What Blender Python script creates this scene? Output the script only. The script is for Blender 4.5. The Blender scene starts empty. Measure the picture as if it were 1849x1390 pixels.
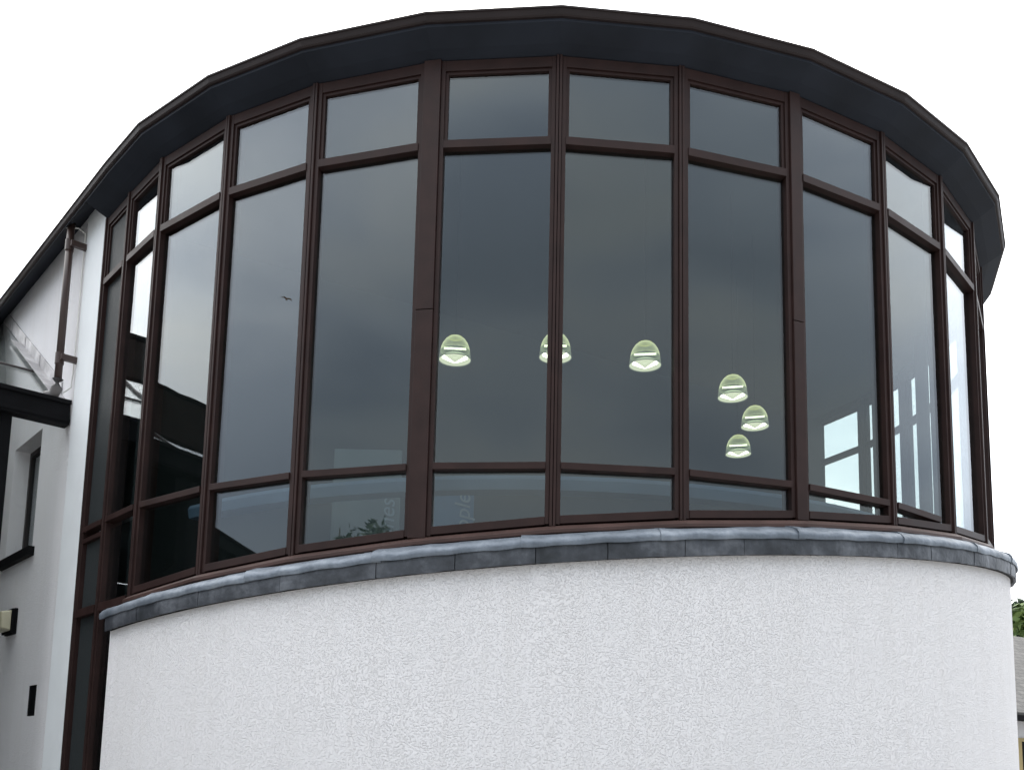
import bpy, bmesh, math, random
from mathutils import Vector, Matrix
random.seed(7)
sc = bpy.context.scene
EYE = 1.6                      # eye height; everything is modelled with z=0 at the eye and lifted by EYE at the end
S, C = math.sin, math.cos

# ------------------------------------------------------------------ camera
cam_d = bpy.data.cameras.new("camera"); cam = bpy.data.objects.new("camera", cam_d)
sc.collection.objects.link(cam); sc.camera = cam
F_PX, PITCH, ROLL, PPY = 1750.8, 0.13480, 0.02158, 446.7
cam_d.sensor_width = 36; cam_d.sensor_fit = 'HORIZONTAL'
cam_d.lens = F_PX/1849*36; cam_d.shift_y = PPY/1849
cam_d.clip_start = 0.1; cam_d.clip_end = 2000
r0 = Vector((1,0,0)); fw = Vector((0,C(PITCH),S(PITCH))); u0 = Vector((0,-S(PITCH),C(PITCH)))
rt = r0*C(ROLL)+u0*S(ROLL); up = -r0*S(ROLL)+u0*C(ROLL)
mw = Matrix((( rt.x,up.x,-fw.x,0),(rt.y,up.y,-fw.y,0),(rt.z,up.z,-fw.z,EYE),(0,0,0,1)))
cam.matrix_world = mw

# ------------------------------------------------------------------ node helpers
def mat(name):
    m = bpy.data.materials.new(name); m.use_nodes = True
    nt = m.node_tree; nt.nodes.clear(); return m, nt
def N(nt, t, **kw):
    n = nt.nodes.new(t)
    for k, v in kw.items():
        if k.startswith('i_'): n.inputs[k[2:].replace('_',' ')].default_value = v
        else: setattr(n, k, v)
    return n
def lk(nt, a, ao, b, bi): nt.links.new(a.outputs[ao], b.inputs[bi])
def mathn(nt, op, a, b=None, clamp=False):
    n = nt.nodes.new('ShaderNodeMath'); n.operation = op; n.use_clamp = clamp
    for i, v in ((0,a),(1,b)):
        if v is None: continue
        if isinstance(v,(int,float)): n.inputs[i].default_value = v
        else: nt.links.new(v, n.inputs[i])
    return n.outputs[0]
def ramp(nt, src, stops):
    r = nt.nodes.new('ShaderNodeValToRGB'); e = r.color_ramp.elements
    while len(e) < len(stops): e.new(0.5)
    for el,(p,c) in zip(e, stops):
        el.position = p; el.color = (*c,1) if len(c)==3 else c
    nt.links.new(src, r.inputs[0]); return r.outputs[0]

# ------------------------------------------------------------------ world: bright cloudy sky, brightest behind the building
SKY_K = 1.0
SUN_AZ, SUN_EL = math.radians(12), math.radians(48)
w = bpy.data.worlds.new("World"); sc.world = w; w.use_nodes = True
nt = w.node_tree; nt.nodes.clear()
out = N(nt,'ShaderNodeOutputWorld'); bg = N(nt,'ShaderNodeBackground'); bg.inputs[1].default_value = 0.1
sky = N(nt,'ShaderNodeTexSky'); sky.sky_type='NISHITA'; sky.sun_disc=False
sky.sun_elevation = SUN_EL; sky.sun_rotation = SUN_AZ; sky.dust_density = 3
tc = N(nt,'ShaderNodeTexCoord')
nrm = N(nt,'ShaderNodeVectorMath'); nrm.operation='NORMALIZE'; lk(nt,tc,'Generated',nrm,0)
sd = (S(SUN_AZ)*C(SUN_EL), C(SUN_AZ)*C(SUN_EL), S(SUN_EL))
GEL = math.radians(62); GAZ = math.radians(-16); gd = (S(GAZ)*C(GEL), C(GAZ)*C(GEL), S(GEL))
dot = N(nt,'ShaderNodeVectorMath'); dot.operation='DOT_PRODUCT'; lk(nt,nrm,0,dot,0); dot.inputs[1].default_value = gd
mp = N(nt,'ShaderNodeMapping'); mp.inputs['Scale'].default_value=(1,1,2.2); mp.inputs['Location'].default_value=(3.1,1.7,.4); lk(nt,nrm,0,mp,0)
nz = N(nt,'ShaderNodeTexNoise'); nz.inputs['Scale'].default_value=3.2; nz.inputs['Detail'].default_value=4; nz.inputs['Roughness'].default_value=.45
nz.inputs['Distortion'].default_value=.25
lk(nt,mp,0,nz,'Vector')
glow = mathn(nt,'MULTIPLY_ADD', dot.outputs['Value'], 0.5); glow.node.inputs[2].default_value = 0.5   # 0..1
lum = ramp(nt, glow, [(0.0,(.42,.46,.50)),(0.40,(.53,.58,.62)),(0.53,(.58,.645,.70)),(0.585,(.76,.84,.94)),(0.63,(1.15,1.23,1.34)),(0.70,(1.75,1.82,1.93)),(0.80,(2.5,2.52,2.55)),(0.94,(3.7,3.67,3.62))])
cl = ramp(nt, nz.outputs[0], [(0.34,(.76,.79,.84)),(0.5,(.98,.99,1.0)),(0.64,(1.15,1.12,1.06))])
mul = N(nt,'ShaderNodeMix'); mul.data_type='RGBA'; mul.blend_type='MULTIPLY'; mul.inputs[0].default_value=1
nt.links.new(lum, mul.inputs[6]); nt.links.new(cl, mul.inputs[7])
scl = N(nt,'ShaderNodeVectorMath'); scl.operation='SCALE'; scl.inputs['Scale'].default_value = 10*SKY_K; nt.links.new(mul.outputs[2], scl.inputs[0])
mx = N(nt,'ShaderNodeMix'); mx.data_type='RGBA'; mx.inputs[0].default_value=0.04
nt.links.new(scl.outputs[0], mx.inputs[6]); nt.links.new(sky.outputs[0], mx.inputs[7])
nt.links.new(mx.outputs[2], bg.inputs[0]); lk(nt,bg,0,out,0)

sun_d = bpy.data.lights.new("sun",'SUN'); sun_d.energy=0.5; sun_d.angle=math.radians(15); sun_d.color=(1,.97,.93)
sun = bpy.data.objects.new("sun",sun_d); sc.collection.objects.link(sun)
sun.rotation_euler = Vector(sd).to_track_quat('Z','Y').to_euler()
sc.view_settings.view_transform='Standard'; sc.view_settings.look='None'; sc.view_settings.exposure=0.36; sc.view_settings.gamma=1

# ------------------------------------------------------------------ mesh helpers
roots = []
class MB:
    def __init__(s): s.v=[]; s.f=[]
    def add(s, vs, fs):
        o=len(s.v); s.v += [Vector(p) for p in vs]; s.f += [[i+o for i in f] for f in fs]
    def loft(s, A, B, cap=True):
        n=len(A); s.add(list(A)+list(B), [[i,(i+1)%n,n+(i+1)%n,n+i] for i in range(n)] + ([list(range(n))[::-1], list(range(n,2*n))] if cap else []))
    def rings(s, R, cap=True, closed=True):
        n=len(R[0]); vs=[p for r in R for p in r]; fs=[]
        for k in range(len(R)-1):
            for i in range(n if closed else n-1):
                j=(i+1)%n; fs.append([k*n+i,k*n+j,(k+1)*n+j,(k+1)*n+i])
        if cap and closed: fs += [list(range(n))[::-1], [(len(R)-1)*n+i for i in range(n)]]
        s.add(vs,fs)
    def obox(s, O, U, V, Wv, u0_,u1_,v0_,v1_,w0_,w1_):
        P=lambda a,b,c: O+U*a+V*b+Wv*c
        s.loft([P(u0_,v0_,w0_),P(u1_,v0_,w0_),P(u1_,v1_,w0_),P(u0_,v1_,w0_)],[P(u0_,v0_,w1_),P(u1_,v0_,w1_),P(u1_,v1_,w1_),P(u0_,v1_,w1_)])
    def tube(s, pts, r, n=12, radii=None):
        R=[]; pts=[Vector(p) for p in pts]
        for k,p in enumerate(pts):
            d=(pts[min(k+1,len(pts)-1)]-pts[max(k-1,0)]).normalized()
            a=d.cross(Vector((0,0,1)));  a = a if a.length>.1 else d.cross(Vector((1,0,0)))
            a.normalize(); b=d.cross(a); rr=radii[k] if radii else r
            R.append([p+a*(C(t)*rr)+b*(S(t)*rr) for t in [2*math.pi*i/n for i in range(n)]])
        s.rings(R)
    def build(s, name, m, parent=None, smooth=False, bevel=0, loc=None):
        me=bpy.data.meshes.new(name)
        o0=Vector(loc) if loc is not None else Vector((0,0,0))
        me.from_pydata([p-o0 for p in s.v],[],s.f)
        bm=bmesh.new(); bm.from_mesh(me); bmesh.ops.recalc_face_normals(bm,faces=bm.faces[:]); bm.to_mesh(me); bm.free()
        if smooth:
            for p in me.polygons: p.use_smooth=True
        me.materials.append(m)
        o=bpy.data.objects.new(name,me); sc.collection.objects.link(o); o.location=o0
        if bevel:
            b=o.modifiers.new('bevel','BEVEL'); b.width=bevel; b.segments=2; b.limit_method='ANGLE'; b.harden_normals=False
        if parent is not None: o.parent=parent; o.location = o0-parent_world(parent)
        return o
def parent_world(p):
    v=Vector((0,0,0))
    while p is not None: v+=p.location; p=p.parent
    return v
def tag(o,label=None,cat=None,group=None,kind=None):
    if label: o['label']=label
    if cat: o['category']=cat
    if group: o['group']=group
    if kind: o['kind']=kind
    return o
def thing(name,loc,label,cat,group=None):
    o=bpy.data.objects.new(name,None); sc.collection.objects.link(o); o.location=loc; o.empty_display_size=.3
    return tag(o,label,cat,group)

# ------------------------------------------------------------------ materials
def principled(nt): 
    o=N(nt,'ShaderNodeOutputMaterial'); p=N(nt,'ShaderNodeBsdfPrincipled'); lk(nt,p,0,o,0); return p
def simple(name,col,rough=.5,metal=0,var=.08,scale=3,spec=.5,bump=0,bscale=40):
    m,nt=mat(name); p=principled(nt); tc=N(nt,'ShaderNodeTexCoord')
    n=N(nt,'ShaderNodeTexNoise'); n.inputs['Scale'].default_value=scale; n.inputs['Detail'].default_value=6; lk(nt,tc,'Object',n,'Vector')
    a=tuple(c*(1-var) for c in col); b=tuple(min(1,c*(1+var)) for c in col)
    nt.links.new(ramp(nt,n.outputs[0],[(.35,a),(.65,b)]),p.inputs['Base Color'])
    nt.links.new(mathn(nt,'MULTIPLY_ADD',n.outputs[0],.2),p.inputs['Roughness']); p.inputs['Roughness'].links[0].from_node.inputs[2].default_value=rough-.1
    p.inputs['Metallic'].default_value=metal; p.inputs['Specular IOR Level'].default_value=spec
    if bump:
        n2=N(nt,'ShaderNodeTexNoise'); n2.inputs['Scale'].default_value=bscale; n2.inputs['Detail'].default_value=4; lk(nt,tc,'Object',n2,'Vector')
        bp=N(nt,'ShaderNodeBump'); bp.inputs['Distance'].default_value=bump; lk(nt,n2,0,bp,'Height'); lk(nt,bp,0,p,'Normal')
    return m
def render_mat(name,col,strength=1.0,dist=.012,scale=34):
    m,nt=mat(name); p=principled(nt); tc=N(nt,'ShaderNodeTexCoord')
    big=N(nt,'ShaderNodeTexNoise'); big.inputs['Scale'].default_value=.9; big.inputs['Detail'].default_value=5; lk(nt,tc,'Object',big,'Vector')
    # faint vertical rain streaks
    mpn=N(nt,'ShaderNodeMapping'); mpn.inputs['Scale'].default_value=(6,6,.35); lk(nt,tc,'Object',mpn,0)
    st=N(nt,'ShaderNodeTexNoise'); st.inputs['Scale'].default_value=1.4; st.inputs['Detail'].default_value=4; lk(nt,mpn,0,st,'Vector')
    c1=ramp(nt,big.outputs[0],[(.35,tuple(c*.95 for c in col)),(.65,col)])
    c2=ramp(nt,st.outputs[0],[(.3,(.975,.972,.966)),(.55,(1,1,1))])
    mm=N(nt,'ShaderNodeMix'); mm.data_type='RGBA'; mm.blend_type='MULTIPLY'; mm.inputs[0].default_value=1
    nt.links.new(c1,mm.inputs[6]); nt.links.new(c2,mm.inputs[7]); nt.links.new(mm.outputs[2],p.inputs['Base Color'])
    p.inputs['Roughness'].default_value=.9; p.inputs['Specular IOR Level'].default_value=.2
    # thrown pebble render: flattened lumps with ragged gaps
    mp2=N(nt,'ShaderNodeMapping'); mp2.inputs['Scale'].default_value=(1,1,1.25); lk(nt,tc,'Object',mp2,0)
    n1=N(nt,'ShaderNodeTexNoise'); n1.inputs['Scale'].default_value=scale; n1.inputs['Detail'].default_value=3; n1.inputs['Distortion'].default_value=.25; lk(nt,mp2,0,n1,'Vector')
    n2=N(nt,'ShaderNodeTexNoise'); n2.inputs['Scale'].default_value=scale*2.6; n2.inputs['Detail'].default_value=3; lk(nt,mp2,0,n2,'Vector')
    h1=ramp(nt,n1.outputs[0],[(.50,(0,0,0)),(.68,(1,1,1))])
    hh=mathn(nt,'ADD',mathn(nt,'MULTIPLY',h1,1.1),mathn(nt,'MULTIPLY',n2.outputs[0],.7))
    hh=mathn(nt,'MULTIPLY',hh,mathn(nt,'MULTIPLY_ADD',big.outputs[0],1.0)); hh.node.inputs[1].links[0].from_node.inputs[2].default_value=.55
    bp=N(nt,'ShaderNodeBump'); bp.inputs['Distance'].default_value=dist; bp.inputs['Strength'].default_value=strength
    nt.links.new(hh,bp.inputs['Height']); lk(nt,bp,0,p,'Normal')
    return m
def glass_mat(name,tint,f0=.065,grey=(1,1,1),haze=.0):
    m,nt=mat(name); o=N(nt,'ShaderNodeOutputMaterial')
    tr=N(nt,'ShaderNodeBsdfTransparent'); tr.inputs[0].default_value=(*tint,1)
    gl=N(nt,'ShaderNodeBsdfGlossy'); gl.inputs['Roughness'].default_value=0.0; gl.inputs[0].default_value=(*grey,1)
    lw=N(nt,'ShaderNodeLayerWeight'); lw.inputs[0].default_value=.5
    f=mathn(nt,'POWER',lw.outputs['Facing'],5.0)
    fac=mathn(nt,'MULTIPLY_ADD',f,1-f0); fac.node.inputs[2].default_value=f0
    tc=N(nt,'ShaderNodeTexCoord'); n=N(nt,'ShaderNodeTexNoise'); n.inputs['Scale'].default_value=1.1; n.inputs['Detail'].default_value=1; lk(nt,tc,'Object',n,'Vector')
    bp=N(nt,'ShaderNodeBump'); bp.inputs['Distance'].default_value=.004; bp.inputs['Strength'].default_value=.6; lk(nt,n,0,bp,'Height'); lk(nt,bp,0,gl,'Normal')
    mx=N(nt,'ShaderNodeMixShader'); nt.links.new(fac,mx.inputs[0]); lk(nt,tr,0,mx,1); lk(nt,gl,0,mx,2); lk(nt,mx,0,o,0)
    return m
def emis(name,col,s):
    m,nt=mat(name); o=N(nt,'ShaderNodeOutputMaterial'); e=N(nt,'ShaderNodeEmission'); e.inputs[0].default_value=(*col,1); e.inputs[1].default_value=s; lk(nt,e,0,o,0); return m

M_render = render_mat('white_roughcast',(.87,.855,.868),dist=.0050,scale=66)
M_render2 = render_mat('wing_roughcast',(.87,.86,.88),dist=.0050,scale=66)
M_smooth = simple('smooth_white_band',(.80,.83,.85),.8,var=.03,scale=2,bump=.002,bscale=15)
M_frame = simple('brown_coated_metal',(.028,.014,.0125),.5,.0,var=.16,scale=5,spec=.22)
M_sill = simple('skylit_brown_sill_metal',(.062,.034,.029),.5,var=.2,scale=3,spec=.3)  # lighter copy of frame brown; skylight on the sloping lip put in the colour
M_frame_in = simple('dark_inner_frame',(.028,.022,.022),.5,var=.1,spec=.4)
M_soffit = simple('dark_soffit_board',(.018,.0215,.030),.7,var=.2,scale=1.6,spec=.2)
M_fascia = simple('red_brown_fascia',(.022,.015,.015),.5,var=.12,scale=4,spec=.25)
M_black = simple('black_painted_metal',(.006,.006,.007),.6,var=.2,spec=.08)
M_pipe = simple('brown_plastic_pipe',(.045,.026,.022),.38,var=.1,scale=6)
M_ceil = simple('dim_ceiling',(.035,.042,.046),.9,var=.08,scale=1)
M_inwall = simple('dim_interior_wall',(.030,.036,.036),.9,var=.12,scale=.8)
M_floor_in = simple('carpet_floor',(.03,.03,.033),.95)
M_rail = simple('bluish_inner_shelf',(.10,.16,.24),.6,var=.08)
M_panelA = simple('blue_display_panel',(.05,.12,.22),.7,var=.06)
M_panelB = simple('pale_display_panel',(.13,.16,.165),.7,var=.06)
M_letter = simple('pale_lettering',(.26,.31,.35),.7,var=.02)
M_glass = glass_mat('tinted_window_glass',(.76,.80,.795),.080,grey=(.93,.965,1.0))
M_glassroof = glass_mat('roof_glazing',(.93,.95,.94),.07)
M_dull_refl = simple('dull_glass_reflection',(.030,.035,.037),.55,var=.12,scale=30,spec=.2,bump=.004,bscale=45)  # opaque grey with the first bay's dim glass reflection put in the colour
M_white = simple('white_cable_plastic',(.75,.75,.72),.5)
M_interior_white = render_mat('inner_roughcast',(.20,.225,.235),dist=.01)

def lead_mat(name,base,dk,lt):
    m,nt=mat(name); p=principled(nt); tc=N(nt,'ShaderNodeTexCoord')
    a=N(nt,'ShaderNodeTexNoise'); a.inputs['Scale'].default_value=3.2; a.inputs['Detail'].default_value=8; a.inputs['Roughness'].default_value=.62; lk(nt,tc,'Object',a,'Vector')
    mpn=N(nt,'ShaderNodeMapping'); mpn.inputs['Scale'].default_value=(9,9,1.6); lk(nt,tc,'Object',mpn,0)
    b=N(nt,'ShaderNodeTexNoise'); b.inputs['Scale'].default_value=2; b.inputs['Detail'].default_value=6; lk(nt,mpn,0,b,'Vector')
    s_=mathn(nt,'ADD',mathn(nt,'MULTIPLY',a.outputs[0],.85),mathn(nt,'MULTIPLY',b.outputs[0],.15))
    nt.links.new(ramp(nt,s_,[(.34,dk),(.5,base),(.66,lt)]),p.inputs['Base Color'])
    p.inputs['Roughness'].default_value=.5; p.inputs['Metallic'].default_value=.35
    d=N(nt,'ShaderNodeTexNoise'); d.inputs['Scale'].default_value=7; d.inputs['Detail'].default_value=3; lk(nt,tc,'Object',d,'Vector')
    bp=N(nt,'ShaderNodeBump'); bp.inputs['Distance'].default_value=.02; lk(nt,d,0,bp,'Height'); lk(nt,bp,0,p,'Normal')
    return m
M_lead = lead_mat('weathered_lead_cap',(.15,.175,.21),(.10,.12,.145),(.24,.27,.31))
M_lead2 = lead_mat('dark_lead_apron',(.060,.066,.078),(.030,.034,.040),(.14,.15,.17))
M_flash = lead_mat('pale_lead_flashing',(.42,.41,.42),(.28,.27,.28),(.62,.61,.62))
def slate_mat(name,c,sc_=(3.3,5),axis_u=(1,0,0)):
    m,nt=mat(name); p=principled(nt); uv=N(nt,'ShaderNodeTexCoord')
    b=N(nt,'ShaderNodeTexBrick'); b.inputs['Scale'].default_value=1; b.inputs['Brick Width'].default_value=.3; b.inputs['Row Height'].default_value=.2
    b.inputs['Mortar Size'].default_value=.012; b.inputs['Color1'].default_value=(*[x*.75 for x in c],1); b.inputs['Color2'].default_value=(*[x*1.25 for x in c],1); b.inputs['Mortar'].default_value=(.02,.02,.02,1)
    lk(nt,uv,'UV',b,'Vector'); lk(nt,b,0,p,'Base Color'); p.inputs['Roughness'].default_value=.7
    bp=N(nt,'ShaderNodeBump'); bp.inputs['Distance'].default_value=.02; bp.invert=True; lk(nt,b,1,bp,'Height'); lk(nt,bp,0,p,'Normal')
    return m
M_slate = slate_mat('brown_slate_roof',(.014,.011,.010))
for n in M_slate.node_tree.nodes:
    if n.type=='BSDF_PRINCIPLED': n.inputs['Specular IOR Level'].default_value=0; n.inputs['Roughness'].default_value=1
M_slate2 = slate_mat('grey_slate_roof',(.085,.08,.075))

def plane_uv(o, U, V):
    me=o.data; l=me.uv_layers.new(name='UVMap')
    for lp in me.loops:
        co=me.vertices[lp.vertex_index].co; l.data[lp.index].uv=(co.dot(U),co.dot(V))

# ------------------------------------------------------------------ plan of the rotunda
CX, CY, R = 0.3012, 13.900, 6.0
ANG = [-1.02,-.9007,-.7541,-.5629,-.3834,-.1881,.0024,.1875,.3801,.5729,.7605,.9514]
for k in range(6): ANG.append(ANG[-1]+.1905)
NL = len(ANG)-1
ZT, ZA, ZB = 6.277, 5.421, 2.465
def zs(a): return 1.99+.545*a+.02*a*a        # underside of the lowest frame: climbs round the drum
ZU = Vector((0,0,1))
def P(a, r, z): return Vector((CX+r*S(a), CY-r*C(a), z))
def vtx(i, r=R, z=0): return P(ANG[i], r if i else r*1.0133, z)
def rad(a): return Vector((S(a),-C(a),0))
def tan_(a): return Vector((C(a),S(a),0))
GR = -EYE

rot = thing('rotunda',(CX,CY,GR),'tall round drum of white roughcast with a ring of dark brown framed windows','building')
def mk(b,name,m,parent=rot,**k): return b.build(name,m,parent,**k)

# ---- mullions
HW = {5:.103, 8:.088}            # half width of the whole post zone (frames included)
def half(i): return HW.get(i,.068)
for i,a in enumerate(ANG):
    b=MB(); z0 = zs(a)-.02 if i>=2 else GR; O=Vector((CX,CY,0))
    rr=R if i else R*1.0133
    t,n_=tan_(a),rad(a); cw={5:.078,8:.056}.get(i,.026)
    O=vtx(i)-n_*0
    if i in (5,8):
        # wide boxed post with an open joint across its cover
        zj=3.9+.12*(i==8)
        b.obox(O,t,n_,ZU,-cw,cw,-.06,.026,z0,zj-.004); b.obox(O,t,n_,ZU,-cw,cw,-.06,.026,zj+.004,ZT)
        b.obox(O,t,n_,ZU,-cw*.96,cw*.96,-.06,.012,zj-.004,zj+.004)
    else:
        b.obox(O,t,n_,ZU,-cw,-.003,-.06,.024,z0,ZT); b.obox(O,t,n_,ZU,.003,cw,-.06,.024,z0,ZT)
    b.obox(O,t,n_,ZU,-cw-.018,cw+.018,-.17,-.061,z0,ZT)
    mk(b,'mullion',M_frame,bevel=.003)

def bay_frame(i):
    A=vtx(i); B=vtx(i+1); U=(B-A); L=U.length; U.normalize(); W=U.cross(ZU); 
    if W.dot(A-Vector((CX,CY,0)))<0: W=-W
    return A,U,W,L
def bar(b,A,U,W,x0,x1,zl0,zh0,zl1,zh1,w0,w1):
    # bar whose ends may stand at different heights
    def q(x,z,w_): return A+U*x+ZU*z+W*w_
    b.loft([q(x0,zl0,w0),q(x0,zl0,w1),q(x0,zh0,w1),q(x0,zh0,w0)],[q(x1,zl1,w0),q(x1,zl1,w1),q(x1,zh1,w1),q(x1,zh1,w0)])
def pane(A,U,W,x0,x1,z0a,z0b,z1,win,name='pane',w=-.05):
    dull = win.get('dull',0)
    # very slightly out of plumb, as real glazing is
    t1=random.uniform(-.003,.003); t2=random.uniform(-.003,.003)
    b=MB(); q=lambda x,z,d: A+U*x+ZU*z+W*(w+d+t1*(x-(x0+x1)/2)+t2*(z-z1))
    b.loft([q(x0,z0a,-.006),q(x1,z0b,-.006),q(x1,z1,-.006),q(x0,z1,-.006)],[q(x0,z0a,.006),q(x1,z0b,.006),q(x1,z1,.006),q(x0,z1,.006)])
    return mk(b,name,(M_dull_refl if dull else M_glass),win)
for i in range(NL):
    A,U,W,L=bay_frame(i)
    ha = {5:.080,8:.058}.get(i,.029); hb={5:.080,8:.058}.get(i+1,.029)
    fa = .036; x0=ha; x1=L-hb
    sa,sb = zs(ANG[i]),zs(ANG[i+1])
    if i<2: sa=sb=GR+.02
    f0=-.09; f1=.006
    b=MB()
    # side jambs
    bar(b,A,U,W,x0,x0+fa,sa,ZT,sa+.0,ZT,f0,f1); bar(b,A,U,W,x1-fa,x1,sb,ZT,sb,ZT,f0,f1)
    # head
    bar(b,A,U,W,x0+fa,x1-fa,ZT-.10,ZT,ZT-.10,ZT,f0,f1-.002)
    # upper transom
    bar(b,A,U,W,x0+fa,x1-fa,ZA,ZA+.075,ZA,ZA+.075,f0,f1+.010)
    # inner casement of the top light
    c=.030; g0,g1=-.062,-.012
    xx0,xx1=x0+fa,x1-fa
    bar(b,A,U,W,xx0,xx0+c,ZA+.075,ZT-.10,ZA+.075,ZT-.10,g0,g1); bar(b,A,U,W,xx1-c,xx1,ZA+.075,ZT-.10,ZA+.075,ZT-.10,g0,g1)
    bar(b,A,U,W,xx0+c,xx1-c,ZT-.13,ZT-.10,ZT-.13,ZT-.10,g0,g1)
    bar(b,A,U,W,xx0+c,xx1-c,ZA+.075,ZA+.095,ZA+.075,ZA+.095,g0,g1)
    # bottom rail
    fr=.070
    if i>=2:
        k0=sa+(sb-sa)*(xx0/L); k1=sa+(sb-sa)*(xx1/L)
        bar(b,A,U,W,xx0,xx1,k0,k0+fr,k1,k1+fr,f0,f1+.006)
    else:
        k0=k1=GR
        bar(b,A,U,W,xx0,xx1,GR,GR+.15,GR,GR+.15,f0,f1)
    # lower transom
    hasB = i<=9
    if hasB:
        # it dies into the climbing bottom rail in the tenth bay
        xe=xx1
        if i==9: xe=min(xx1, xx0+(xx1-xx0)*max(0.05,(ZB-.005-(k0+fr))/max(1e-6,(k1-k0)))) 
        bar(b,A,U,W,xx0,xe,ZB,ZB+.06,ZB,ZB+.06,f0+.001,f1+.016)
        if i==0: bar(b,A,U,W,xx0,xx1,ZB-.12,ZB-.07,ZB-.12,ZB-.07,f0,f1)
    if i<2:
        z2=1.50; bar(b,A,U,W,xx0,xx1,z2,z2+.09,z2,z2+.09,f0,f1+.02)
    fo=mk(b,'window',M_frame,bevel=.002)
    if i==0: fo['dull']=1
    pane(A,U,W,xx0+c-.004,xx1-c+.004,ZA+.09,ZA+.09,ZT-.125,fo,'top_pane',w=-.040)
    if i<2:
        pane(A,U,W,xx0-.004,xx1+.004,ZB+.055,ZB+.055,ZA+.004,fo,'tall_pane')
        pane(A,U,W,xx0-.004,xx1+.004,1.585,1.585,ZB-(.065 if i else .115),fo,'lower_pane')
        pane(A,U,W,xx0-.004,xx1+.004,GR+.145,GR+.145,1.504,fo,'door_height_pane')
    elif i<=8:
        pane(A,U,W,xx0-.004,xx1+.004,ZB+.055,ZB+.055,ZA+.004,fo,'tall_pane')
        pane(A,U,W,xx0-.004,xx1+.004,k0+fr-.005,k1+fr-.005,ZB+.004,fo,'lower_pane')
    elif i==9:
        pane(A,U,W,xx0-.004,xx1+.004,ZB+.055,k1+fr-.003,ZA+.004,fo,'tall_pane')
        b=MB(); q=lambda x,z,d: A+U*x+ZU*z+W*(-.05+d)
        b.loft([q(xx0,k0+fr-.005,-.006),q(xe,ZB+.002,-.006),q(xx0,ZB+.002,-.006)],[q(xx0,k0+fr-.005,.006),q(xe,ZB+.002,.006),q(xx0,ZB+.002,.006)])
        mk(b,'lower_pane',M_glass,fo)
    else:
        pane(A,U,W,xx0-.004,xx1+.004,k0+fr-.005,k1+fr-.005,ZA+.004,fo,'tall_pane')

# ---- sill band under the windows (sloped brown cill, one piece per bay)
for i in range(2,NL):
    A,U,W,L=bay_frame(i); sa,sb=zs(ANG[i]),zs(ANG[i+1])
    b=MB()
    def prof(i_,s_):
        n_=rad(ANG[i_]); O=vtx(i_)
        return [O+n_*-.2+ZU*(s_-.006), O+n_*.018+ZU*(s_-.020), O+n_*.078+ZU*(s_-.062), O+n_*.078+ZU*(s_-.092), O+n_*.055+ZU*(s_-.092),O+n_*.050+ZU*(s_-.15), O+n_*-.2+ZU*(s_-.15)]
    b.rings([prof(i,sa),prof(i+1,sb)])
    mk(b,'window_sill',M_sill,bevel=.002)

# ---- drum wall
RW=6.165
def zw(a): return 1.618+.555*a+.0*a
A0,A1=-.757,ANG[NL]+.02
nseg=140
b=MB(); ring=[]
for k in range(nseg+1):
    a=A0+(A1-A0)*k/nseg
    ring.append([P(a,RW-.35,GR-.3),P(a,RW,GR-.3),P(a,RW,zw(a)+.03),P(a,RW-.35,zw(a)+.03)])
b.rings(ring); 
o=mk(b,'drum_wall',M_render,smooth=False)
for p in o.data.polygons: p.use_smooth = True
es=o.modifiers.new('es','EDGE_SPLIT'); es.split_angle=math.radians(40)
# inner upstand so the wall under the cill is solid
b=MB(); ring=[]
for k in range(nseg+1):
    a=A0+(A1-A0)*k/nseg
    ring.append([P(a,5.62,GR),P(a,5.80,GR),P(a,5.80,zs(a)-.03),P(a,5.62,zs(a)-.03)])
b.rings(ring); mk(b,'inner_upstand',M_inwall)

# ---- lead coping: lapped sheets on top, an apron under them
def joints(step,off):
    out=[A0]; a=A0+off
    while a<A1-.03: out.append(a+random.uniform(-.012,.012)); a+=step
    out.append(A1); return out
J=joints(.197,.13)
for j in range(len(J)-1):
    a0,a1=J[j]-.012,J[j+1]; b=MB(); ring=[]; n=14
    ph=random.uniform(0,6); lift=random.uniform(0,.006)
    for k in range(n+1):
        a=a0+(a1-a0)*k/n; z=zw(a); wob=.006*S(7*k/n*3+ph)+random.uniform(-.003,.003); ed=.015 if k==0 else (.008 if k==1 else 0)
        tz=.006*S(5*k/n+ph)+random.uniform(-.004,.004)
        pr=[(5.95,.278),(6.045,.268+tz),(6.10,.256+tz),(6.165,.238),(6.215,.212+wob),(6.243,.178+wob),(6.246,.150),(6.240,.128+wob*.6),(6.225,.128+wob*.6),(6.2,.15),(6.0,.20),(5.95,.22)]
        ring.append([P(a,r_+lift+ (ed*.6 if q<8 else 0),z+dz+lift+(ed*.5 if q<6 else 0)) for q,(r_,dz) in enumerate(pr)])
    b.rings(ring); o=mk(b,'lead_cap',M_lead,smooth=True)
    es=o.modifiers.new('es','EDGE_SPLIT'); es.split_angle=math.radians(50)
J=[A0,-.66,-.52,-.375,-.232,-.125,-.02,.074,.178,.262,.415,.53,.61,.745,.86,.955,1.03,1.15]+[1.15+.14*k for k in range(1,6)]+[A1]
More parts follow.
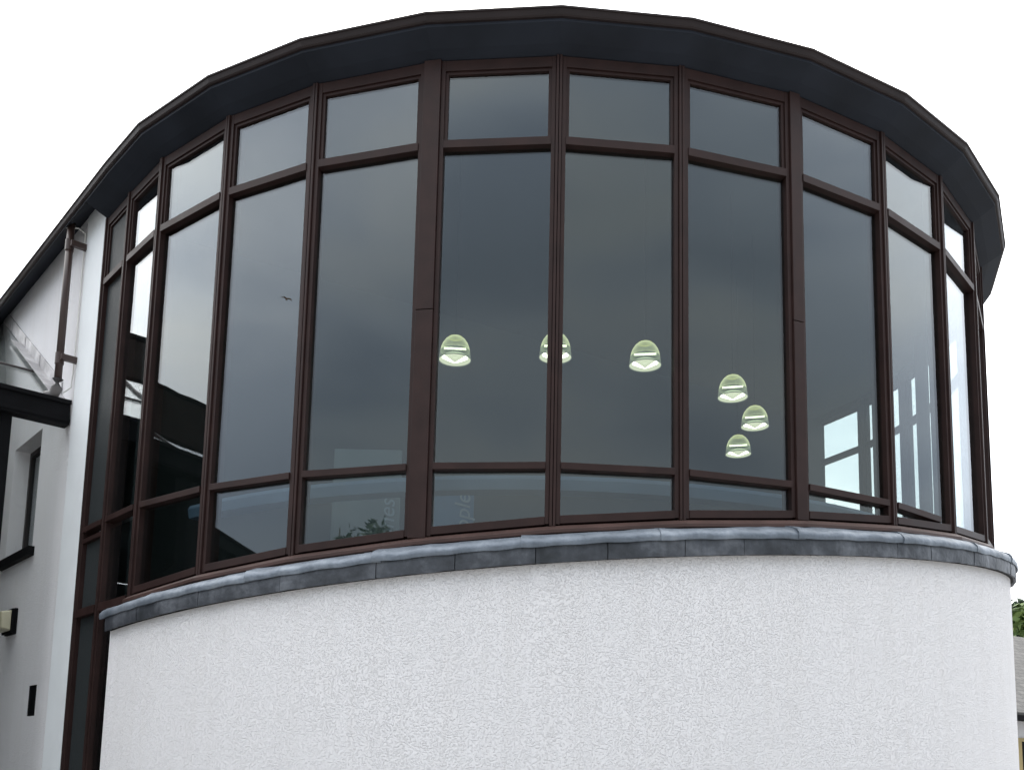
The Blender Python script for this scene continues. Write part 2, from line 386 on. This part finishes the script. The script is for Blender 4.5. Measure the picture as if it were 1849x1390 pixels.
for j in range(len(J)-1):
    a0,a1=J[j]+.0005,J[j+1]-.0005; b=MB(); ring=[]; n=10; lf=random.uniform(0,.005)+(.003 if j%2 else 0); ph=random.uniform(0,6)
    for k in range(n+1):
        a=a0+(a1-a0)*k/n; z=zw(a); wb=.004*S(9*k/n+ph); lz=random.uniform(-.003,.003)
        ring.append([P(a,6.17,z+.16),P(a,6.222+lf,z+.155),P(a,6.226+lf+wb,z+.07),P(a,6.222+lf+wb,z+lz),P(a,6.212+lf+wb,z+lz),P(a,6.17,z+.02)])
    b.rings(ring); o=mk(b,'lead_apron',M_lead2,smooth=True)
    es=o.modifiers.new('es','EDGE_SPLIT'); es.split_angle=math.radians(50)

b=MB(); ring=[]
for k in range(nseg+1):
    a=A0+.004+(A1-A0-.008)*k/nseg; z=zw(a); ring.append([P(a,6.168,z+.005),P(a,6.208,z+.01),P(a,6.208,z+.15),P(a,6.168,z+.15)])
b.rings(ring); mk(b,'apron_backing',M_black)
# ---- eaves: soffit, fascia with a gutter lip, roof
RS,ZS0=6.272,6.445
def ev(i,r,z): return P(ANG[i],r if i else r*1.0128,z)
for i in range(NL):
    b=MB()
    pr=lambda i_: [ev(i_,5.80,6.272),ev(i_,6.01,6.282),ev(i_,6.10,6.325),ev(i_,RS-.02,ZS0-.03),ev(i_,RS-.02,ZS0+.02),ev(i_,5.80,ZS0+.02)]
    b.rings([pr(i),pr(i+1)]); mk(b,'soffit',M_soffit)
    b=MB()
    pr=lambda i_: [ev(i_,RS-.045,ZS0-.008),ev(i_,RS,ZS0),ev(i_,RS+.010,ZS0+.012),ev(i_,RS+.004,ZS0+.018),ev(i_,RS+.018,ZS0+.062),ev(i_,RS+.030,ZS0+.066),ev(i_,RS+.030,ZS0+.082),ev(i_,RS-.045,ZS0+.085)]
    b.rings([pr(i),pr(i+1)]); mk(b,'fascia',M_fascia)
b=MB(); n=NL+1
apex=Vector((CX-.3,CY+.6,8.2))
vs=[ev(i,RS+.02,ZS0+.087) for i in range(NL+1)]
dw=Vector((-.657,.754,0)).normalized(); nw=Vector((-.754,-.657,0)).normalized()
b.add(vs+[apex],[[i,i+1,n] for i in range(NL)]); 
o=mk(b,'roof',M_slate); plane_uv(o,Vector((1,0,0)),Vector((0,1,.4)))

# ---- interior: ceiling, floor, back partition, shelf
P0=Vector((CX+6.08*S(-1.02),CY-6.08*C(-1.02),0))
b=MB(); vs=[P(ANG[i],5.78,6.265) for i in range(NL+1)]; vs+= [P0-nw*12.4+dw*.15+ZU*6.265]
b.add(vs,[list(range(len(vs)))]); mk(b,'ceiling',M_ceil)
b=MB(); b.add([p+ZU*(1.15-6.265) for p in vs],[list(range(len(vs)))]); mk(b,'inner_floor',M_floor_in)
b=MB(); Pe=P(ANG[NL],5.9,0); Q0=P0-nw*.35
d_=(Pe-Q0); Lp=d_.length; d_.normalize(); pn=d_.cross(ZU)
b.obox(Q0,d_,pn,ZU,-.05,Lp+.1,-.1,.1,GR,6.26); mk(b,'back_partition',M_inwall)
b=MB(); ring=[]
for k in range(61):
    a=-.70+(1.0+.70)*k/60
    ring.append([P(a,5.42,2.40),P(a,5.60,2.40),P(a,5.62,2.49),P(a,5.60,2.53),P(a,5.42,2.53)])
b.rings(ring); mk(b,'inner_shelf',M_rail)
b=MB(); b.tube([(5.82,13.33,1.15),(5.82,13.33,6.26)],.09,16); mk(b,'added_inner_column',M_inwall,smooth=True)  # column added to split the bright strip of far windows
# white partition standing right behind the first narrow windows
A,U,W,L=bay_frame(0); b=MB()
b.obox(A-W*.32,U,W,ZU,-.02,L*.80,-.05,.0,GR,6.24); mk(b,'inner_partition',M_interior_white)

# ------------------------------------------------------------------ pendants
M_shade,nt_=mat('acrylic_lamp_shade')
o_=N(nt_,'ShaderNodeOutputMaterial'); tr=N(nt_,'ShaderNodeBsdfTransparent'); tr.inputs[0].default_value=(.90,.96,.90,1)
em=N(nt_,'ShaderNodeEmission'); em.inputs[0].default_value=(.90,.93,.55,1); em.inputs[1].default_value=1.05
gl=N(nt_,'ShaderNodeBsdfGlossy'); gl.inputs[1].default_value=.1
lw=N(nt_,'ShaderNodeLayerWeight'); lw.inputs[0].default_value=.35
m1=N(nt_,'ShaderNodeMixShader'); m2=N(nt_,'ShaderNodeMixShader')
tcl=N(nt_,'ShaderNodeTexCoord'); nl_=N(nt_,'ShaderNodeTexNoise'); nl_.inputs['Scale'].default_value=22; nl_.inputs['Detail'].default_value=3
mpl=N(nt_,'ShaderNodeMapping'); mpl.inputs['Scale'].default_value=(1.6,1.6,.5); lk(nt_,tcl,'Object',mpl,0); lk(nt_,mpl,0,nl_,'Vector')
f2=mathn(nt_,'POWER',lw.outputs['Facing'],1.8); f2=mathn(nt_,'MULTIPLY',f2,mathn(nt_,'MULTIPLY_ADD',nl_.outputs[0],1.3)); f2.node.inputs[1].links[0].from_node.inputs[2].default_value=.35
f_=mathn(nt_,'MULTIPLY_ADD',f2,.95); f_.node.inputs[2].default_value=.05
nt_.links.new(f_,m1.inputs[0]); lk(nt_,tr,0,m1,1); lk(nt_,em,0,m1,2); m2.inputs[0].default_value=.06; lk(nt_,m1,0,m2,1); lk(nt_,gl,0,m2,2); lk(nt_,m2,0,o_,0)
M_shade2=M_shade.copy(); M_shade2.name='acrylic_lamp_skirt'
for n in M_shade2.node_tree.nodes:
    if n.type=='EMISSION': n.inputs[0].default_value=(.62,.66,.50,1); n.inputs[1].default_value=.40
M_crown=M_shade.copy(); M_crown.name='glowing_shade_crown'
for n in M_crown.node_tree.nodes:
    if n.type=='EMISSION': n.inputs[0].default_value=(.95,.88,.28,1); n.inputs[1].default_value=.9
M_diff=M_shade.copy(); M_diff.name='lamp_diffuser'
for n in M_diff.node_tree.nodes:
    if n.type=='EMISSION': n.inputs[0].default_value=(.95,.95,.68,1); n.inputs[1].default_value=1.35
    if n.type=='MATH' and n.operation=='MULTIPLY_ADD': n.inputs[1].default_value=.2; n.inputs[2].default_value=.45
M_band=emis('lit_lamp_band',(1.0,.97,.70),3.6)
M_vglow=emis('v_highlight_glow',(1.0,.98,.80),4.2)
M_rim=simple('grey_rim_ring',(.16,.18,.18),.4)
def lathe(b,prof,n=32,cap=False):
    b.rings([[Vector((r_*C(2*math.pi*k/n),r_*S(2*math.pi*k/n),z)) for k in range(n)] for r_,z in prof],cap=cap)
lamp_spots=[((-.614,9.007),'pendant lamp nearest the wide mullion, leftmost of the row'),
            ((.360,8.895),'pendant lamp partly hidden behind a narrow central mullion'),
            ((1.245,9.041),'pendant lamp with the greenest glow, rightmost of the upper row of three'),
            ((2.279,9.814),'pendant lamp at the top of the cluster of three'),
            ((2.731,10.68),'pendant lamp at the right of the cluster of three, nearest the wide mullion'),
            ((2.773,11.672),'lowest pendant lamp, under the other two of the cluster')]
def make_lamp():
    t=thing('pendant_lamp',(0,0,0),'x','lamp','bell shaped pendant lamps')
    b=MB(); Rr=.158
    lathe(b,[(.030,.168),(.062,.158),(.096,.132),(.122,.094),(.138,.052),(.146,.015),(.144,.015),(.136,.052),(.119,.094),(.093,.130),(.060,.154),(.030,.164)]); b.build('shade',M_shade,t,smooth=True)
    b=MB(); lathe(b,[(.146,.013),(.152,-.03),(.157,-.075),(.155,-.075),(.150,-.03),(.144,.013)]); b.build('skirt',M_shade2,t,smooth=True)
    b=MB(); lathe(b,[(.0002,.176),(.034,.172),(.070,.156),(.070,.150),(.034,.160),(.0002,.164)]); b.build('crown',M_crown,t,smooth=True)
    b=MB(); lathe(b,[(.1575,-.072),(.1595,-.072),(.1595,-.079),(.1575,-.079),(.1575,-.072)]); b.build('rim',M_rim,t,smooth=True)
    b=MB(); b.tube([(-.108,-.03,.030),(.108,-.03,.030)],.0105,10); b.build('cross_tube',M_band,t,smooth=True)
    b=MB()
    for sx in (-1,1):
        b=MB(); b.tube([(sx*.004,.095,-.062),(sx*.05,.05,-.058),(sx*.112,-.02,-.054)],.0125,8,radii=[.004,.012,.019]); b.build('v_highlight',M_vglow,t,smooth=True)  # glowing strips standing in for the V highlights in the shade opening
    b=MB(); lathe(b,[(.153,-.070),(.11,-.035),(.05,-.02),(.0002,-.018),(.0002,-.020),(.05,-.022),(.11,-.037),(.151,-.072)]); b.build('diffuser',M_diff,t,smooth=True)
    b=MB(); b.tube([(0,0,.176),(0,0,2.26)],.003,6); b.build('cable',M_black,t)
    return t
def dup(root,loc):
    r_=root.copy(); sc.collection.objects.link(r_); r_.location=loc
    for ch in root.children:
        c=ch.copy(); sc.collection.objects.link(c); c.parent=r_
    return r_
l0=make_lamp()
for k,((x,y),lab) in enumerate(lamp_spots):
    o=l0 if k==0 else dup(l0,(0,0,0)); o.location=(x,y,4.0-.04); o['label']=lab
    o.rotation_euler=(0,0,math.atan2(-x,y))   # each lamp turned so its V highlight faces the camera

# ------------------------------------------------------------------ bird in the sky behind the viewer
bird=thing('bird',(-14.69,3.52,10.80),'small brown bird in flight, mirrored in the tall window left of the wide mullion','bird')
M_bird=simple('brown_feathers',(.55,.36,.26),.8)
Bv=Vector((-14.69,3.52,10.80)); b=MB(); 
b.rings([[Bv+Vector((x*.5,r_*C(t_)*.5,r_*S(t_)*.5)) for t_ in [k*math.pi/4 for k in range(8)]] for x,r_ in ((-.17,.004),(-.10,.02),(-.03,.042),(.05,.045),(.10,.028),(.125,.026),(.15,.014),(.175,.002))])
b.build('body',M_bird,bird,smooth=True)
for sg in (-1,1):
    b=MB(); b.rings([[Bv+Vector((x0_*.5,sg*y_*.5,z_*.5)),Bv+Vector((x1_*.5,sg*y_*.5,z_*.5)),Bv+Vector((x1_*.5,sg*y_*.5,z_*.5+.006)),Bv+Vector((x0_*.5,sg*y_*.5,z_*.5+.006))] for y_,z_,x0_,x1_ in ((.03,.02,-.05,.07),(.16,.07,-.06,.06),(.30,.03,-.07,0))])
    b.build('wing',M_bird,bird)

# ------------------------------------------------------------------ display boards inside
def board(name,x0,x1,y,z0,z1,m,word,size,lx,lz,lab,lm=M_letter):
    t=thing(name,((x0+x1)/2,y,1.15),lab,'display board','exhibition boards inside the drum')
    b=MB(); b.obox(Vector((0,0,0)),Vector((1,0,0)),Vector((0,1,0)),ZU,x0,x1,y,y+.04,z0,z1); b.build('panel',m,t)
    b=MB(); 
    for x in (x0+.05,x1-.05): b.tube([(x,y+.02,1.15),(x,y+.02,z0)],.015,8)
    b.build('leg',M_rim,t)
    cu=bpy.data.curves.new('txt','FONT'); cu.body=word; cu.size=size; cu.extrude=.002; cu.shear=.25
    to=bpy.data.objects.new('txt',cu); sc.collection.objects.link(to)
    bpy.context.view_layer.update()
    me=bpy.data.meshes.new_from_object(to.evaluated_get(bpy.context.evaluated_depsgraph_get())); bpy.data.objects.remove(to)
    lo=bpy.data.objects.new('lettering',me); sc.collection.objects.link(lo); me.materials.clear(); me.materials.append(lm)
    # reading upwards, facing the camera
    mt=Matrix.Rotation(math.radians(90),4,'Y').inverted() @ Matrix.Rotation(math.radians(90),4,'X')
    me.transform(mt); lo.parent=t; lo.location=Vector((lx,y-.004,lz))-t.location
    return t
board('display_board',-.84,-.40,9.2,1.6,2.72,M_panelA,'people',.22,-.435,2.0,'blue board lettered people, behind the window right of the wide left mullion')
board('display_board',-1.78,-1.12,9.2,1.6,3.03,M_panelB,'ones',.22,-1.17,2.11,'pale board with faint sideways lettering, behind the window left of the wide mullion')

# ------------------------------------------------------------------ the wing with its window
def Q(s,off,z): return P0+dw*s+nw*off+ZU*z
wing=thing('wing_building',P0+ZU*GR,'white roughcast wing with a recessed window, joined to the left of the drum','building')
# wall with a window opening  s 2.0..3.3, z 2.60..4.22 and a narrow slot
def wallpanels(b,s0,s1,z0,z1,holes,o0,o1):
    ss=sorted({s0,s1}|{h[0] for h in holes}|{h[1] for h in holes}); zz=sorted({z0,z1}|{h[2] for h in holes}|{h[3] for h in holes})
    for a_,b_ in zip(ss,ss[1:]):
        for c_,d_ in zip(zz,zz[1:]):
            if any(h[0]<=a_ and b_<=h[1] and h[2]<=c_ and d_<=h[3] for h in holes): continue
            b.add([Q(a_,o1,c_),Q(b_,o1,c_),Q(b_,o1,d_),Q(a_,o1,d_)],[[0,1,2,3]])
    for h in holes:
        for (p,q) in (((h[0],h[2]),(h[1],h[2])),((h[1],h[2]),(h[1],h[3])),((h[1],h[3]),(h[0],h[3])),((h[0],h[3]),(h[0],h[2]))):
            b.add([Q(p[0],o1,p[1]),Q(q[0],o1,q[1]),Q(q[0],o0,q[1]),Q(p[0],o0,p[1])],[[0,1,2,3]])
WIN=(2.0,3.30,2.62,4.22); VENT=(1.25,1.59,.455,.83)
b=MB(); wallpanels(b,.72,14,GR-.3,6.64,[WIN,VENT],-.30,0)
b.add([Q(14,0,GR),Q(14,-8,GR),Q(14,-8,6.4),Q(14,0,6.4)],[[0,1,2,3]]); b.add([Q(14,-8,GR),Q(.3,-8,GR),Q(.3,-8,6.4),Q(14,-8,6.4)],[[0,1,2,3]])
wl=mk(b,'wall',M_render2,wing)
b=MB(); b.obox(P0,dw,nw,ZU,.0,.72,-.18,.015,GR-.3,6.62); mk(b,'smooth_corner_band',M_smooth,wing,bevel=.01)
b=MB(); 
s0,s1,z0,z1=WIN; o_in=-.20
for (a_,b_,c_,d_) in ((s0,s0+.07,z0,z1),(s1-.07,s1,z0,z1),((s0+s1)/2-.03,(s0+s1)/2+.03,z0+.07,z1-.07)): b.obox(P0,dw,nw,ZU,a_,b_,o_in-.06,o_in,c_,d_)
b.obox(P0,dw,nw,ZU,s0+.07,s1-.07,o_in-.06,o_in,z0,z0+.07); b.obox(P0,dw,nw,ZU,s0+.07,s1-.07,o_in-.06,o_in,z1-.07,z1)
wf=mk(b,'wing_window',M_frame_in,wing)
b=MB(); b.obox(P0,dw,nw,ZU,s0+.06,s1-.06,o_in-.04,o_in-.03,z0+.06,z1-.06); mk(b,'pane',M_glass,wf)
b=MB(); b.obox(P0,dw,nw,ZU,s0-.12,s1+.12,-.2,.075,z0-.11,z0+.004); mk(b,'sill',M_black,wf)
b=MB(); b.obox(P0,dw,nw,ZU,s0-.1,s1+.3,-.36,-.33,z0-.1,z1+.1); mk(b,'blind',simple('pale_blind',(.33,.34,.32),.9),wf)
b=MB(); a_,b_,c_,d_=VENT
b.obox(P0,dw,nw,ZU,a_+.003,b_-.003,-.28,-.008,c_+.003,d_-.003)
mk(b,'wall_vent',M_black,wing)
# eave of the wing: carries on from the rotunda eave
E0=ev(0,RS,0); sE=(E0-P0).dot(dw); oE=(E0-P0).dot(nw)
def eprof(s,k): 
    return [Q(s,x,z) for x,z in k]
b=MB(); k=[(-.2,6.80),(oE-.02,ZS0-.025),(oE-.02,ZS0+.04),(-.2,6.84)]
b.rings([eprof(.03,k),eprof(14,k)]); mk(b,'soffit',M_soffit,wing)
b=MB(); k=[(oE-.045,ZS0-.008),(oE,ZS0),(oE+.010,ZS0+.012),(oE+.004,ZS0+.018),(oE+.018,ZS0+.062),(oE+.030,ZS0+.066),(oE+.030,ZS0+.082),(oE-.045,ZS0+.085)]
b.rings([eprof(sE,k),eprof(14,k)]); mk(b,'fascia',M_fascia,wing)
b=MB(); b.add([Q(sE,oE+.02,ZS0+.087),Q(14,oE+.02,ZS0+.087),Q(14,-4,10.2),Q(sE,-4,10.2),Q(sE,-8.2,ZS0+.09),Q(14,-8.2,ZS0+.09)],[[0,1,2,3],[3,2,5,4]])
o=mk(b,'roof',M_slate,wing); plane_uv(o,dw,(nw+ZU*.4))
# downpipe
ps=.80; po=.185
b=MB(); b.tube([Q(ps,po,6.50),Q(ps,po,5.6),Q(ps,po,4.46)],.044,16)
dp=mk(b,'downpipe',M_pipe,wing,smooth=True)
for z in (4.74,6.2):
    b=MB(); b.tube([Q(ps,po,z-.07),Q(ps,po,z+.07)],.052,16); b.obox(P0,dw,nw,ZU,ps-.11,ps-.05,0,po+.01,z-.035,z+.035)
    mk(b,'pipe_collar',M_pipe,dp)
b=MB(); b.tube([Q(ps,po,4.48),Q(ps,po,4.38),Q(ps+.06,po+.02,4.30),Q(ps+.12,po+.08,4.28)],.064,16); mk(b,'pipe_shoe',simple('grey_worn_shoe',(.16,.15,.15),.5),dp,smooth=True)
b=MB(); b.tube([Q(.86,.24,6.44),Q(.80,.10,6.46),Q(.77,.022,6.40),Q(.775,.022,5.4),Q(.79,.022,4.6),Q(.80,.03,4.42),Q(.86,.10,4.35)],.009,6); mk(b,'cable',M_white,wing)

# wall light
wlt=thing('wall_light',Q(2.45,.0,1.70),'yellowed bulkhead lamp fixed to the white wing wall under its window','wall light')
M_lens=simple('yellowed_lens',(.50,.47,.34),.35)
b=MB(); b.obox(P0,dw,nw,ZU,2.38,2.80,0,.045,1.54,1.88); b.obox(P0,dw,nw,ZU,2.36,2.82,.045,.075,1.55,1.87); b.build('housing',M_black,wlt,bevel=.008)
b=MB(); k=lambda s,c=0:[Q(s,.076,1.575+c),Q(s,.19-c,1.60+c),Q(s,.20-c,1.82-c),Q(s,.076,1.85-c)]
b.rings([k(2.375,.015),k(2.40),k(2.78),k(2.80,.015)]); b.build('lens',M_lens,wlt,bevel=.01)

# ------------------------------------------------------------------ entrance building with a part glazed roof
ent=thing('entrance_building',Q(1,6,GR),'low dark fronted entrance block with glazed roof edge and deep black gutter','building')
OE=12.0; SL=.635; SR=6.7
def rz(s): return 4.16+SL*(s-.85)
b=MB()
k=lambda off:[Q(.80,off,3.95),Q(.80,off,4.25),Q(.825,off,4.25),Q(.84,off,4.10),Q(.98,off,4.10),Q(.98,off,3.95)]
b.rings([k(.012),k(OE+.2)])
b.obox(P0,dw,nw,ZU,.77,.80,.012,OE+.2,4.20,4.255); b.obox(P0,dw,nw,ZU,.787,.80,.012,OE+.2,3.98,4.02)
mk(b,'gutter',M_black,ent,bevel=.004)
# glazed lower roof
for (sa_,oa_,ob_) in ((6.3,.02,1.2),(3.4,1.2,2.2),(1.75,2.2,OE)):
    b=MB(); b.loft([Q(.9,oa_,rz(.9)),Q(sa_,oa_,rz(sa_)),Q(sa_,ob_,rz(sa_)),Q(.9,ob_,rz(.9))],[Q(.9,oa_,rz(.9)+.012),Q(sa_,oa_,rz(sa_)+.012),Q(sa_,ob_,rz(sa_)+.012),Q(.9,ob_,rz(.9)+.012)])
    mk(b,'roof_glazing',M_glassroof,ent)
b=MB(); off=1.5
while off<OE: 
    b.rings([[Q(s,off-.02,rz(s)+.013),Q(s,off+.02,rz(s)+.013),Q(s,off+.02,rz(s)+.045),Q(s,off-.02,rz(s)+.045)] for s in (.9,3.4 if off<2.2 else 1.75)]); off+=1.5
b.rings([[Q(s,.02,rz(s)+.014),Q(s,2.2,rz(s)+.014),Q(s,2.2,rz(s)+.04),Q(s,.02,rz(s)+.04)] for s in (2.1,2.13)])
mk(b,'glazing_bars',M_frame_in,ent)
b=MB(); h=lambda s,d:[Q(s,1.2,rz(s)+d-.06),Q(s,OE+.1,rz(s)+d-.06),Q(s,OE+.1,rz(s)+d),Q(s,1.2,rz(s)+d)]; b.rings([[Q(s,-.02+.021,rz(s)-.01),Q(s,1.2,rz(s)-.01),Q(s,1.2,rz(s)+.05),Q(s,.001,rz(s)+.05)] for s in (6.3,SR)])
b.rings([h(3.38,.05),h(SR,.05)]); h2=lambda s:[Q(s,2.2,rz(s)-.01),Q(s,OE+.1,rz(s)-.01),Q(s,OE+.1,rz(s)+.05),Q(s,2.2,rz(s)+.05)]; b.rings([h2(1.73),h2(3.378)]); o=mk(b,'slate_slope',M_slate,ent); plane_uv(o,nw,(dw+ZU*SL).normalized())
zr=rz(SR)
b=MB(); h=lambda s,d:[Q(s,.001,zr-(s-SR)*SL+d-.06),Q(s,OE+.1,zr-(s-SR)*SL+d-.06),Q(s,OE+.1,zr-(s-SR)*SL+d),Q(s,.001,zr-(s-SR)*SL+d)]
b.rings([h(SR,.05),h(2*SR-.9,.05)]); o=mk(b,'back_slope',M_slate,ent); plane_uv(o,nw,(dw-ZU*SL).normalized())
b=MB(); b.tube([Q(SR,0,zr+.06),Q(SR,OE+.1,zr+.06)],.09,8); mk(b,'ridge_tiles',M_slate,ent)
# dark glazed front and end wall
b=MB(); b.obox(P0,dw,nw,ZU,.90,1.05,.62,.74,GR,3.95)
off=3.0
while off<OE: b.obox(P0,dw,nw,ZU,.93,1.05,off-.04,off+.04,GR,3.95); off+=1.2
b.obox(P0,dw,nw,ZU,.94,1.04,3.0,OE,.6,.68)
mk(b,'front_posts',M_black,ent)
b=MB(); b.obox(P0,dw,nw,ZU,1.06,1.12,2.96,OE,GR,3.95); mk(b,'front_wall',simple('dark_front_cladding',(.012,.011,.011),.5,spec=.1),ent)
b=MB(); b.add([Q(1.0,OE,GR),Q(12.4,OE,GR),Q(12.4,OE,rz(1.0)-.1),Q(SR,OE,zr-.05),Q(1.0,OE,rz(1.0)-.1)],[[0,1,2,3,4]]); b.add([Q(12.4,OE,GR),Q(12.4,0,GR),Q(12.4,0,4.15),Q(12.4,OE,4.15)],[[0,1,2,3]])
mk(b,'end_wall',simple('dark_stone_wall',(.025,.022,.020),.8),ent)
# stepped lead flashing where the glazed roof meets the wing wall
b=MB(); b.rings([[Q(q,.003,rz(q)+.03),Q(q,.020,rz(q)+.03),Q(q,.020,rz(q)+.22),Q(q,.003,rz(q)+.22)] for q in (1.25,2.6,4,6.5)])
for q in (1.5,2.35,3.2,4.05,4.9,5.75): b.rings([[Q(q+x,.0201,rz(q)+.04),Q(q+x,.028,rz(q)+.04),Q(q+x,.028,rz(q)+.215),Q(q+x,.0201,rz(q)+.215)] for x in (0,.035)])
mk(b,'lead_flashing',M_flash,ent)
b=MB(); b.rings([[Q(q,.003,rz(q)+.02),Q(q,.16,rz(q)+.05),Q(q,.17,rz(q)+.075),Q(q,.003,rz(q)+.055)] for q in (.95,3.4)]); mk(b,'flashing_tray',M_flash,ent)

# ------------------------------------------------------------------ ground
b=MB(); b.add([(-700,-700,GR),(700,-700,GR),(700,700,GR),(-700,700,GR)],[[0,1,2,3]])
g=b.build('ground',simple('paving',(.24,.235,.225),.9,var=.15,scale=.6)); tag(g,kind='structure')
tag(g,'grey paved ground around the buildings','ground')

# ------------------------------------------------------------------ neighbouring house at the right edge
hd=Vector((S(math.radians(60)),C(math.radians(60)),0)); hn=Vector((hd.y,-hd.x,0))   # hn faces the camera
H0=Vector((11.62,22.13,0)); 
hs=thing('slate_roofed_house',H0+ZU*GR,'low white house with weathered grey slate roof and timber framed window beyond the drum','house')
def HQ(s,o_,z): return H0+hd*s+hn*o_+ZU*z
b=MB()
b.loft([HQ(-5,-.35,GR),HQ(9,-.35,GR),HQ(9,-.35,1.25),HQ(-5,-.35,1.25)],[HQ(-5,-7.2,GR),HQ(9,-7.2,GR),HQ(9,-7.2,1.25),HQ(-5,-7.2,1.25)])
for s in (-5,9): b.add([HQ(s,-.35,1.25),HQ(s,-7.2,1.25),HQ(s,-3.75,3.8)],[[0,1,2]])
mk(b,'wall',M_render2,hs)
for (o1,z1) in ((.05,1.36),):
    for sgn in (0,1):
        oo=o1 if sgn==0 else -7.6
        b=MB(); b.loft([HQ(-5.2,oo,z1),HQ(9.2,oo,z1),HQ(9.2,-3.77,4.0),HQ(-5.2,-3.77,4.0)],[HQ(-5.2,oo,z1+.06),HQ(9.2,oo,z1+.06),HQ(9.2,-3.77,4.06),HQ(-5.2,-3.77,4.06)])
        o=mk(b,'roof_slope',M_slate2,hs); plane_uv(o,hd,(ZU*.6-hn*.8).normalized())
b=MB(); b.obox(H0,hd,hn,ZU,-5.2,9.2,.0,.10,1.24,1.355); mk(b,'gutter',M_black,hs)
b=MB(); 
for (a_,b_,c_,d_) in ((.30,.50,-.9,.86),(1.6,1.76,-.9,.86)): b.obox(H0,hd,hn,ZU,a_,b_,-.36,-.30,c_,d_)
b.obox(H0,hd,hn,ZU,.50,1.6,-.36,-.30,.78,.86); b.obox(H0,hd,hn,ZU,.50,1.6,-.36,-.30,-.9,-.76)
hw=mk(b,'window_frame',simple('ochre_timber',(.42,.32,.14),.6),hs)
b=MB(); b.obox(H0,hd,hn,ZU,.50,1.6,-.355,-.33,-.76,.78); mk(b,'pane',M_black,hw)

# ------------------------------------------------------------------ trees
def leaf_mat(name,a,b_):
    m,nt=mat(name); p=principled(nt); g_=N(nt,'ShaderNodeNewGeometry'); 
    nt.links.new(ramp(nt,g_.outputs['Random Per Island'],[(0,a),(1,b_)]),p.inputs['Base Color']); p.inputs['Roughness'].default_value=.6
    return m
M_leafD=leaf_mat('dark_conifer_needles',(.012,.028,.014),(.045,.075,.035)); M_leafL=leaf_mat('fresh_green_leaves',(.05,.10,.02),(.14,.20,.05))
M_bark=simple('bark',(.08,.06,.045),.9,bump=.02,bscale=12)
def tree(name,base,h,wd,m,label,conifer=False,nl=3500,cat='tree',group=None,ls=.16):
    base=Vector(base); t=thing(name,base,label,cat,group); rnd=random.Random(int(h*100+wd*10+base.x*7))
    b=MB(); b.tube([base,base+Vector((.05,.02,h*.35)),base+Vector((-.04,.05,h*.7)),base+Vector((0,0,h*.97))],.1,8,radii=[h*.028,h*.02,h*.012,.02])
    limbs=[]
    for k in range(26):
        f=rnd.uniform(.15,.95); az=rnd.uniform(0,6.283); 
        if conifer: ln=wd*(1-f)*rnd.uniform(.75,1.15)+.15; rise=-.12*ln
        else: ln=wd*math.sqrt(max(.05,1-((f-.55)/.5)**2))*rnd.uniform(.6,1); rise=ln*rnd.uniform(.1,.6)
        st=base+Vector((0,0,h*f)); en=st+Vector((C(az)*ln,S(az)*ln,rise)); limbs.append((st,en)); b.tube([st,(st+en)/2+Vector((0,0,.05*ln)),en],.1,5,radii=[h*.008,h*.005,.01])
    b.build('trunk',M_bark,t)
    b=MB()
    for k in range(nl):
        st,en=rnd.choice(limbs); f=rnd.uniform(.2,1.08); sp=.10*wd if not conifer else .07*wd
        c=st.lerp(en,f)+Vector((rnd.gauss(0,sp),rnd.gauss(0,sp),rnd.gauss(0,sp*.7)))
        u_=Vector((rnd.gauss(0,1),rnd.gauss(0,1),rnd.gauss(0,.5))).normalized(); v_=u_.cross(Vector((rnd.gauss(0,1),rnd.gauss(0,1),rnd.gauss(0,1)))).normalized(); s_=ls*rnd.uniform(.6,1.3)
        b.add([c-u_*s_,c+v_*s_*.45,c+u_*s_,c-v_*s_*.45],[[0,1,2,3]])
    b.build('crown',m,t)
    return t
tree('conifer_tree',(22.3,42.5,GR),9.6,3.0,M_leafD,'dark conifer tree rising behind the slate roofed house',True,6000,ls=.22)
tree('conifer_tree',(25.2,43.5,GR),10.2,3.2,M_leafD,'tall dark conifer tree standing furthest right behind the house',True,5000,ls=.22)
tree('broadleaf_tree',(20.4,37.5,GR),8.1,2.8,M_leafL,'bright green broadleaf tree just above the slate roof ridge',False,6000,ls=.2)
# trees behind the camera that show only as reflections in the low window left of the wide mullion
for k,(d,az,h,wd,cn,lab) in enumerate([(38,-136.2,13.2,2.0,True,'small dark conifer mirrored at the foot of the fifth window'),(36,-139.6,13.0,3.4,False,'spreading bare looking tree mirrored beside the wide mullion'),(40,-143,12.4,3.5,False,'round tree mirrored low behind the wide mullion')]):
    a=math.radians(az); tree('reflected_tree' if False else 'garden_tree',(-1.2+d*S(a),8.1+d*C(a),GR),h,wd,M_leafD,lab,cn,2600,ls=.2)

# ------------------------------------------------------------------ lift everything so that the ground is z = 0
for o in list(sc.objects):
    if o.parent is None and o.type!='CAMERA': o.location.z += EYE
